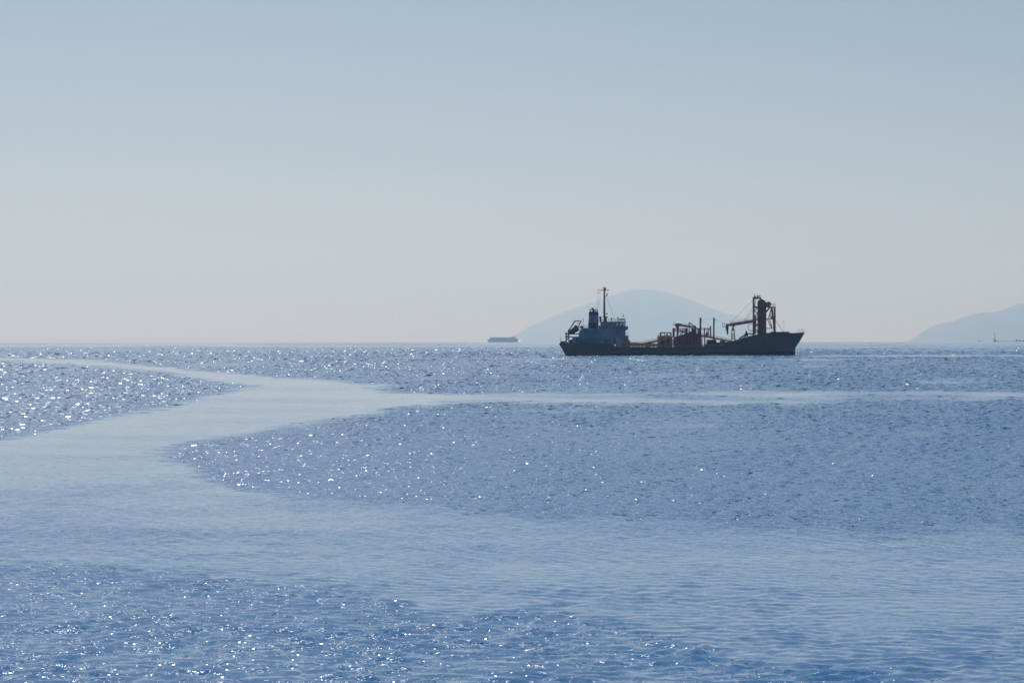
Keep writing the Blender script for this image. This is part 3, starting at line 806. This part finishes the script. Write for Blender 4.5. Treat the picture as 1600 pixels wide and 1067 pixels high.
# unloading boom with chute and resting trestle
bm = part('unloading_boom', 'rust')
for v in (-1.3, 1.3):
    bm.pz([(1071, 297), (1130, 291), (1236, 277), (1236, 288), (1125, 306), (1095, 309), (1071, 306)], v - 0.25, v + 0.25)
    bm.bar((1098, 293, v), (1236, 270.5, v), 0.13)
    for i in range(18):
        X = 1100 + i * 7.6; Yt = 292.5 - (X - 1098) * 0.163
        bm.bar((X, Yt, v), (X + 3.8, Yt + 8, v), 0.1).bar((X + 3.8, Yt + 8, v), (X + 7.6, Yt - 1.2, v), 0.1)
bm.pz([(1071, 303), (1130, 298), (1236, 283), (1236, 287), (1125, 305), (1071, 306)], -1.0, 1.0)
bm.bx(1110, 1124, 300, 312, -1.2, 1.2).bx(1072, 1090, 294, 304, -1.2, 1.2)
bm = bm.done()
part('boom_railing', 'rail', bm).rails([(1092, 293), (1236, 270)], -1.6, 12, 8, 0.03).rails([(1092, 293), (1236, 270)], 1.6, 12, 10, 0.025).done()
part('boom_cage', 'trim', bm).bar((1048, 290, -1.4), (1071, 293, -1.4), 0.07).bar((1048, 290, -1.4), (1050, 315, -1.4), 0.07).bar((1050, 315, -1.4), (1072, 313, -1.4), 0.1).bar((1048, 302, -1.4), (1072, 303, -1.4), 0.06).bar((1060, 291, -1.4), (1060, 314, -1.4), 0.06).bar((1048, 290, 1.4), (1071, 293, 1.4), 0.07).bar((1048, 290, 1.4), (1050, 315, 1.4), 0.07).bar((1050, 315, 1.4), (1072, 313, 1.4), 0.1).bar((1050, 315, -1.4), (1050, 315, 1.4), 0.08).done()
part('boom_chute', 'black', bm).beam(S(1077.5, 302, 0), S(1077.5, 335, 0), 0.66, 10, 0.6).beam(S(1079.5, 335, 0), S(1079.5, 360, 0), 0.42, 10, 0.36).bx(1072, 1086, 317, 320, -0.7, 0.7).done()
tr = part('boom_trestle', 'ochre')
tr.bar((1113, 308, 0), (1113, 326, 0), 0.42, 8).bx(1105, 1122, 324, 335, -1.4, 1.4).bx(1101, 1125, 335, 337, -1.6, 1.6)
for v0, v1 in ((-1.1, -2.2), (1.1, 2.2)):
    for Xa, Xb in ((1106, 1101), (1120, 1130)):
        tr.bar((Xa, 336, v0), (Xb, 432, v1), 0.16)
    tr.bar((1105, 350, v0), (1122, 364, v1 * 0.8), 0.1).bar((1122, 350, v0), (1104, 366, v1 * 0.8), 0.1).bar((1104, 368, v1 * 0.8), (1127, 388, v1), 0.1).bar((1125, 366, v1 * 0.8), (1102, 390, v1), 0.1).bar((1104, 367, v1 * 0.8), (1125, 367, v1 * 0.8), 0.1).bar((1102, 388, v1), (1128, 388, v1), 0.13)
tr.done()
# unloading tower on the fore deck
mastc = part('tower_column', 'rust').bx(1233, 1244, 133, 395, -2.2, -1.2).bx(1233, 1244, 133, 395, 1.2, 2.2).done()
part('tower_top_beam', 'rust').pz([(1244, 133), (1280, 133), (1291, 150), (1291, 157), (1280, 157), (1276, 144), (1244, 144)], -2.2, 2.2).done()
part('tower_beacon', 'trim').lathe([(0.45, 0), (0.3, 0.5), (0.12, 1.1), (0.06, 1.7)], S(1246, 133, 0), 8).done()
part('hoist_motor', 'dark').bx(1256, 1276, 125, 130, -1, 1).bx(1260, 1264, 122, 125, -0.8, 0.8).bx(1270, 1275, 121, 125, -0.8, 0.8).bx(1262, 1266, 130, 133, -0.5, 0.5).done()
part('aerial', 'trim').bar((1282, 134, 0), (1281.5, 121, 0), 0.1, 6).done()
for v in (-1.7, 1.7):
    lt_ = part('tower_lattice', 'rust')
    Ys = [185, 197, 215, 232, 250, 268, 286, 302, 320, 340, 356]
    for i, (a, b) in enumerate(zip(Ys[:-1], Ys[1:])):
        if i % 2 == 0: lt_.bar((1244, a, v), (1262, b, v), 0.17)
        else: lt_.bar((1262, a, v), (1244, b, v), 0.17)
        if i % 3 == 1: lt_.bar((1244, a, v), (1262, a, v), 0.22)
    lt_.bx(1243, 1254, 259, 290, v - 0.3, v + 0.3).bx(1244.5, 1251, 287, 356, v - 0.2, v + 0.2).bx(1244, 1262, 190, 199, v - 0.3, v + 0.3)
    lt_.bar((1250, 144, v), (1248, 190, v), 0.07)
    lt_.done()
si = part('elevator_trunk', 'silo')
n_ = 20
# a vertical round-cornered trunk: rounded rectangle section, domed top with a shoulder towards the bow
si.pz([(1262.5, 395), (1262.5, 166), (1265, 155), (1269, 150.5), (1284, 150), (1290, 146), (1300, 150), (1309, 157), (1313, 166), (1314.6, 176), (1314.6, 395)], -2.6, 2.6)
si.pz([(1266, 395), (1266, 168), (1268, 157), (1272, 152), (1290, 151), (1303, 158), (1309, 170), (1311, 180), (1311, 395)], -3.1, 3.1)
si = si.done()
part('trunk_flange', 'rust', si).bx(1261.5, 1315.8, 186, 187.8, -3.3, 3.3).done()
part('trunk_flange', 'rust', si).bx(1261.5, 1315.8, 236, 237.8, -3.3, 3.3).done()
part('trunk_flange', 'rust', si).bx(1261.5, 1315.8, 296, 297.8, -3.3, 3.3).done()
part('trunk_ladder', 'rust', si).bar((1296, 180, -3.4), (1296, 390, -3.4), 0.05).bar((1301, 180, -3.4), (1301, 390, -3.4), 0.05).done()
part('trunk_duct', 'rust', si).pz([(1305, 156), (1320, 169), (1322, 188), (1312, 205), (1312, 170)], -1.6, 1.6).done()
hd = part('drive_head', 'rust').pz([(1317, 188), (1317, 168), (1321, 163), (1340, 163), (1343, 168), (1346, 175), (1343, 180), (1340, 188), (1334, 197), (1322, 197)], -2, 2).done()
part('drive_cover', 'dark', hd).bx(1322, 1338, 161, 168, -2.1, 2.1).done()
fr = part('support_frame', 'rust')
for v in (-2.6, 2.6):
    fr.bar((1366, 193, v), (1367, 362, v), 0.36).bar((1352, 200, v), (1364, 362, v), 0.2)
    fr.bar((1336, 196, v), (1314, 224, v), 0.3).bar((1330, 202, v), (1316, 216, v), 0.12)
    fr.bx(1314, 1361, 263, 268, v - 0.25, v + 0.25).bx(1314, 1361, 320.5, 325, v - 0.25, v + 0.25)
    fr.bar((1347, 200, v), (1329, 262, v), 0.16).bar((1336, 230, v), (1347, 262, v), 0.12).bar((1322, 268, v), (1347, 320, v), 0.13).bar((1336, 268, v), (1350, 320, v), 0.1).bar((1346, 200, v), (1352, 255, v), 0.14)
    fr.bx(1342, 1352, 250, 264, v - 0.3, v + 0.3)
fr = fr.done()
part('frame_platform', 'rust').bx(1333, 1371, 191, 199, -3, 3).rails([(1348, 191), (1371, 191)], -2.9, 18, 6, 0.035).rails([(1348, 191), (1371, 191)], 2.9, 18, 6, 0.035).done()
st = part('tower_stay', 'trim')
for v in (-1.8, 1.8):
    st.bar((1234, 152, v), (1095, 291, v), 0.032).bar((1234, 195, v), (1178, 281, v), 0.032).bar((1234, 215, v), (1190, 279, v), 0.03)
    st.bar((1371, 272, v), (1421, 348, v), 0.04)
st.done()
ho = part('hose_loop', 'black')
ho.path([S(1225 + 21 * math.cos(t), 317.7 + 21 * math.sin(t), -2.4) for t in [2 * math.pi * i / 24 for i in range(25)]], 0.13, 6); ho.done()
part('foredeck_walkway', 'rust').bar((1150, 384, -3), (1188, 360, -3), 0.28).bar((1196, 355.5, -3), (1236, 355.5, -3), 0.3).bar((1160, 384, -3), (1160, 376, -3), 0.25).bar((1172, 384, -3), (1172, 370, -3), 0.25).bar((1184, 380, -3), (1184, 362, -3), 0.3).done()
part('cowl_ventilator', 'black').lathe([(0.85, 0), (0.8, 0.9), (0.45, 1.6), (0.3, 2.3), (0.12, 2.5)], S(1193, 371, -3), 10).done()
# forecastle gear
for X0, X1, Y0 in ((1340, 1381, 344), (1384, 1401, 344.5), (1405, 1455, 343.5)):
    wn_ = part('windlass', 'dark')
    n = max(2, int((X1 - X0) / 9))
    wn_.bx(X0, X1, 350, 362, -3.4, 3.4)
    for i in range(n):
        X = X0 + (i + 0.5) * (X1 - X0) / n
        wn_.beam(S(X, Y0 + 6, -3), S(X, Y0 + 6, 3), 0.5 + 0.06 * (i % 2), 10)
    wn_.done()
part('fore_mast', 'rail').bar((1422, 350, 0), (1422, 275, 0), 0.05, 6).bx(1420, 1424, 279, 284, -0.2, 0.2).bar((1418, 282, 0), (1426, 282, 0), 0.05).done()
part('bow_railing', 'rail').rails([(1505, 351), (1546, 349)], -1.2, 20, 10, 0.035).rails([(1505, 351), (1546, 349)], 1.2, 20, 10, 0.03).bar((1536, 349, 0), (1536, 332, 0), 0.12).done()

# lifeboat: stands in its launching frame, so a thing of its own
la_, lb_ = Vector(S(116, 350)), Vector(S(170, 316))
ax = (lb_ - la_).normalized(); ang = math.atan2(ax.z, ax.x)
lifeboat = empty('lifeboat', (0, 0, 0))
rot = ship.rotation_euler.z
loc = Vector(S(143, 333)); loc = Vector((loc.x * math.cos(rot), loc.x * math.sin(rot), loc.z)) + Vector(ship.location)
lifeboat.location = loc; lifeboat.rotation_euler = (0, -ang, rot)
tag(lifeboat, 'orange enclosed free fall lifeboat tilted in the frame at the ship\'s stern', 'lifeboat')
def loft(name, secs, m, n=12):
    vs, fs = [], []
    for x, ry, z0, z1 in secs:
        for i in range(n):
            a = 2 * math.pi * i / n
            vs.append((x, ry * math.cos(a), (z0 + z1) / 2 + (z1 - z0) / 2 * math.sin(a)))
    for j in range(len(secs) - 1):
        for i in range(n): fs.append((j * n + i, j * n + (i + 1) % n, (j + 1) * n + (i + 1) % n, (j + 1) * n + i))
    fs += [tuple(range(n - 1, -1, -1)), tuple(range((len(secs) - 1) * n, len(secs) * n))]
    return MB().add(vs, fs).build(name, m, lifeboat, True)
loft('boat_hull', [(-2.7, 0.12, -0.2, 0.1), (-2.2, 0.7, -0.85, 0.35), (-1.2, 1.15, -1.2, 0.45), (0.6, 1.3, -1.35, 0.5), (2.1, 1.2, -1.3, 0.5), (2.3, 1.1, -1.2, 0.45)], 'orange')
loft('canopy', [(-2.3, 0.25, -0.1, 0.3), (-1.6, 0.8, -0.3, 0.95), (0.3, 1.1, -0.4, 1.25), (1.6, 1.05, -0.4, 1.35), (2.25, 0.9, -0.3, 1.25)], 'orange')
MB().box((1.25, -0.6, 1.2), (2.1, 0.6, 1.65)).build('conning_cupola', 'orange', lifeboat)
MB().box((2.24, -1.0, -1.05), (2.36, 1.0, 1.4)).build('sunlit_transom_edge', 'canvas', lifeboat)  # white slab paints in the sunlight along the transom edge
MB().beam((-2.4, -1.0, 0.05), (2.2, -1.27, 0.05), 0.06, 6).beam((-2.4, 1.0, 0.05), (2.2, 1.27, 0.05), 0.06, 6).build('grab_rail', 'black', lifeboat)

# ------------------------------------------------------------------ far things on the horizon
def place(px, d):
    x = (px - 800) / FPX * d
    return x, d, drop(x, d)
# distant ship, bow to the left
fd = 19000.0; K = fd / FPX        # metres per photograph pixel
fx, fy, fz = place(786.5, fd)
fs_ = empty('distant_ship', (fx, fy, fz + 1.2 * K), R(4))
tag(fs_, 'faint blue boxy cargo ship far off on the hazy horizon', 'ship')
def F(x, z): return ((x - 786.5) * K, (z) * K)
MB().prism([F(763.4, -2.2), F(763.0, -1), F(762.8, 1.2), F(761.0, 4.6), F(763.5, 4.2), F(764.4, 5.0), F(766, 7.2), F(804.5, 7.2), F(806, 6.4), F(809.2, 4.9), F(811, 2.2), F(809.5, -1), F(809.3, -2.2)], -11, 11).build('hull', 'farhull', fs_)
MB().prism([F(765, 7.2), F(766, 7.9), F(801, 7.7), F(801, 7.2)], -9, 9).build('cargo_deck', 'farwhite', fs_)
MB().box((F(799.3, 0)[0], -8, F(0, 7.2)[1]), (F(801, 0)[0], 8, F(0, 8.9)[1])).build('deck_house', 'farwhite', fs_)
MB().box((F(802.2, 0)[0], -5, F(0, 7.2)[1]), (F(805.2, 0)[0], 5, F(0, 9.9)[1])).build('funnel', 'farhull', fs_)
MB().beam((F(766.6, 0)[0], 0, F(0, 7)[1]), (F(766.6, 0)[0], 0, F(0, 12.2)[1]), 0.8, 6, 0.5).build('fore_mast', 'farhull', fs_)
MB().beam((F(783.3, 0)[0], 0, F(0, 7.2)[1]), (F(783.3, 0)[0], 0, F(0, 9.0)[1]), 0.7, 6).build('midship_mast', 'farhull', fs_)
# white sail off its stern
wx, wy, wz = place(811.4, 11600)
sb = empty('sailing_boat', (wx, wy, wz), R(0))
tag(sb, 'tiny bright white sail at the stern of the hazy distant ship', 'boat')
MB().prism([(-4.9, 0.9), (-4.4, 0), (-4.0, -0.4), (3.8, -0.4), (5.0, 1.0)], -1.1, 1.1).build('hull', 'canvas', sb)
MB().add([(-4.6, 0.0, 1.0), (4.6, 0.0, 1.0), (0.2, 0.0, 10.5), (-0.2, 0.8, 1.0), (0.1, 0.5, 5.0)], [(0, 3, 4), (0, 4, 2), (3, 1, 4), (4, 1, 2)]).build('sail', 'sail', sb)
MB().beam((0.2, 0.1, 0.5), (0.2, 0.1, 9.2), 0.09, 6).build('mast', 'canvas', sb)
# dark launch near the right-hand spit
mx_, my_, mz_ = place(1530.7, 9800)
lb = empty('motor_boat', (mx_, my_, mz_), 0)
tag(lb, 'small dark launch on the horizon left of the light beacon', 'boat')
MB().prism([(-2.6, 1.7), (-2.4, -0.3), (2.1, -0.3), (2.9, 1.9)], -1.2, 1.2).build('hull', 'black', lb)
MB().prism([(-1.3, 1.7), (-1.2, 3.0), (0.6, 3.0), (1.1, 1.8)], -0.8, 0.8).build('cabin', 'canvas', lb)
# low spit with scrub, rock islet and light beacon
sd_ = 10000.0; k7 = sd_ / FPX
gsp = np.random.default_rng(2)
vs, fs = [], []
NX = 60
for i in range(NX + 1):
    px = 1557 + i * 3.2
    x0 = (px - 800) * k7
    for t, hh in ((-60, -1.5), (-20, 1.0), (0, 1.7), (40, 1.6), (90, -2.0)):
        vs.append((x0, sd_ + t + 6 * math.sin(i * 0.5), drop(x0, sd_) + hh * min(1, (i + 1) / 3) + (gsp.normal(0, 0.15) if hh > 0 else 0)))
for i in range(NX):
    for j in range(4): fs.append((i * 5 + j, i * 5 + 5 + j, i * 5 + 6 + j, i * 5 + 1 + j))
tag(MB().add(vs, fs).build('spit', 'sand'), 'thin low sandy spit at the right edge of the horizon', kind='structure')
def lump(name, px, w, h, m, label, cat, seed, d=sd_):
    g = np.random.default_rng(seed)
    x, y, z = place(px, d)
    prof = []
    vs, fs = [], []; n = 14; rings = 5
    for j in range(rings + 1):
        t = j / rings; r = math.cos(t * math.pi / 2) ** 0.7
        for i in range(n):
            a = 2 * math.pi * i / n; q = r * (1 + g.normal(0, 0.10))
            vs.append((w / 2 * q * math.cos(a), w * 0.4 * q * math.sin(a), -1 + (h + 1) * math.sin(t * math.pi / 2) * (1 + g.normal(0, 0.05))))
    for j in range(rings):
        for i in range(n): fs.append((j * n + i, j * n + (i + 1) % n, (j + 1) * n + (i + 1) % n, (j + 1) * n + i))
    fs.append(tuple(range(rings * n, rings * n + n)))
    o = MB().add(vs, fs).build(name, m); o.location = (x, y, z)
    return tag(o, label, cat)
lump('rock_islet', 1554.6, 5.4 * k7, 2.6 * k7, 'rock', 'dark rock islet carrying the light beacon', 'rock', 3)
lump('shrub_clump', 1588.2, 2.8 * k7, 3.1 * k7, 'bush', 'tallest dark clump of scrub on the spit', 'shrub', 5)
lump('shrub_clump', 1593.4, 4.0 * k7, 2.5 * k7, 'bush', 'low dark clump of scrub at the right end of the spit', 'shrub', 6)
lump('shrub_clump', 1599.5, 7.0 * k7, 1.9 * k7, 'bush', 'flat dark scrub cut by the right edge of the view', 'shrub', 8)
bx_, by_, bz_ = place(1554.1, sd_)
bc = empty('light_beacon', (bx_, by_, bz_ + 2.0 * k7), 0)
tag(bc, 'thin pale light beacon tower standing on the dark rock islet', 'lighthouse')
tw = MB()
for a in range(4):
    c, s = math.cos(a * math.pi / 2 + 0.78), math.sin(a * math.pi / 2 + 0.78)
    tw.beam((1.6 * c, 1.6 * s, 2), (0.8 * c, 0.8 * s, 15.5), 0.14)
    c2_, s2_ = math.cos((a + 1) * math.pi / 2 + 0.78), math.sin((a + 1) * math.pi / 2 + 0.78)
    for z0 in (3, 6, 9, 12): tw.beam((1.5 * c, 1.5 * s, z0), (1.3 * c2_, 1.3 * s2_, z0 + 3), 0.08)
tw.build('tower', 'tower', bc)
MB().lathe([(1.7, -1), (1.7, 4.2), (1.2, 4.6)], (0, 0, 0), 10).build('base', 'tower', bc)
MB().lathe([(1.5, 15.4), (1.5, 15.9), (1.0, 15.9), (1.0, 18.2), (1.3, 18.3), (0.2, 19.4)], (0, 0, 0), 10).build('lantern', 'rock', bc)
#SHIP-END
# ------------------------------------------------------------------ far hills
def hill(profile, dist, depth, label, seed):
    # profile: (px, py) of the skyline; a rounded ridge built at its real distance and size
    g = np.random.default_rng(seed)
    base = drop(0, dist) - 3
    P = []
    pxs = np.linspace(profile[0][0], profile[-1][0], 120)
    pys = np.interp(pxs, [p[0] for p in profile], [p[1] for p in profile])
    K = 16
    vs, fs = [], []
    for i, (a, b) in enumerate(zip(pxs, pys)):
        top = CAM_H + (HOR0 - (b + (a - 800) * ROLL)) / FPX * dist + 3 * math.sin(i * 0.9) + 4 * math.sin(i * 0.37 + seed) + g.normal(0, 2.5)
        for k in range(K + 1):
            t = k / K * 2 - 1
            zz = base + (top - base) * max(0.0, math.cos(t * math.pi / 2)) ** 1.1 * (1 + (0.06 * math.sin(i * 0.35 + t * 9) if abs(t) > 0.15 else 0))
            vs.append(((a - 800) / FPX * dist, dist + t * depth, zz))
    for i in range(len(pxs) - 1):
        for k in range(K):
            q = i * (K + 1) + k
            fs.append((q, q + K + 1, q + K + 2, q + 1))
    mb = MB(); mb.add(vs, fs)
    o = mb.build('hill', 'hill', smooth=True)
    tag(o, label, kind='structure')
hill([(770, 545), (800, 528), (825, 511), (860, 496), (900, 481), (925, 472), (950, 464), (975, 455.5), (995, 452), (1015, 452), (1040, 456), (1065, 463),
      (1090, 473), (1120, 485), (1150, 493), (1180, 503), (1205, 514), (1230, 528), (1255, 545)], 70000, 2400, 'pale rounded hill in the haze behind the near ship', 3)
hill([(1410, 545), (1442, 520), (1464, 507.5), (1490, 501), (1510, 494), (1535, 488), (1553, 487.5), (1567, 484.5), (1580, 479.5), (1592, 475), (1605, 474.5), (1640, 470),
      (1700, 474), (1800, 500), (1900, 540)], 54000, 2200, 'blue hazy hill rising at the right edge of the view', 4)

# ------------------------------------------------------------------ haze: even air round the whole place
hz = MB().box((-28000, -16500, -350), (28000, 74000, 915)).build('haze', 'white')
hz.data.materials.clear()
hm = bpy.data.materials.new('haze_air')
hm.use_nodes = True
hn, hl = hm.node_tree.nodes, hm.node_tree.links
hn.remove(hn['Principled BSDF'])
pv = hn.new('ShaderNodeVolumePrincipled')
pv.inputs['Color'].default_value = (0.42, 0.66, 1.0, 1)
pv.inputs['Absorption Color'].default_value = (0.76, 0.76, 0.76, 1)
pv.inputs['Density'].default_value = 0.46e-4
pv.inputs['Anisotropy'].default_value = 0.45
hl.new(pv.outputs[0], hn['Material Output'].inputs['Volume'])
hz.data.materials.append(hm)
tag(hz, 'pale blue sea haze over the whole bay', kind='stuff')
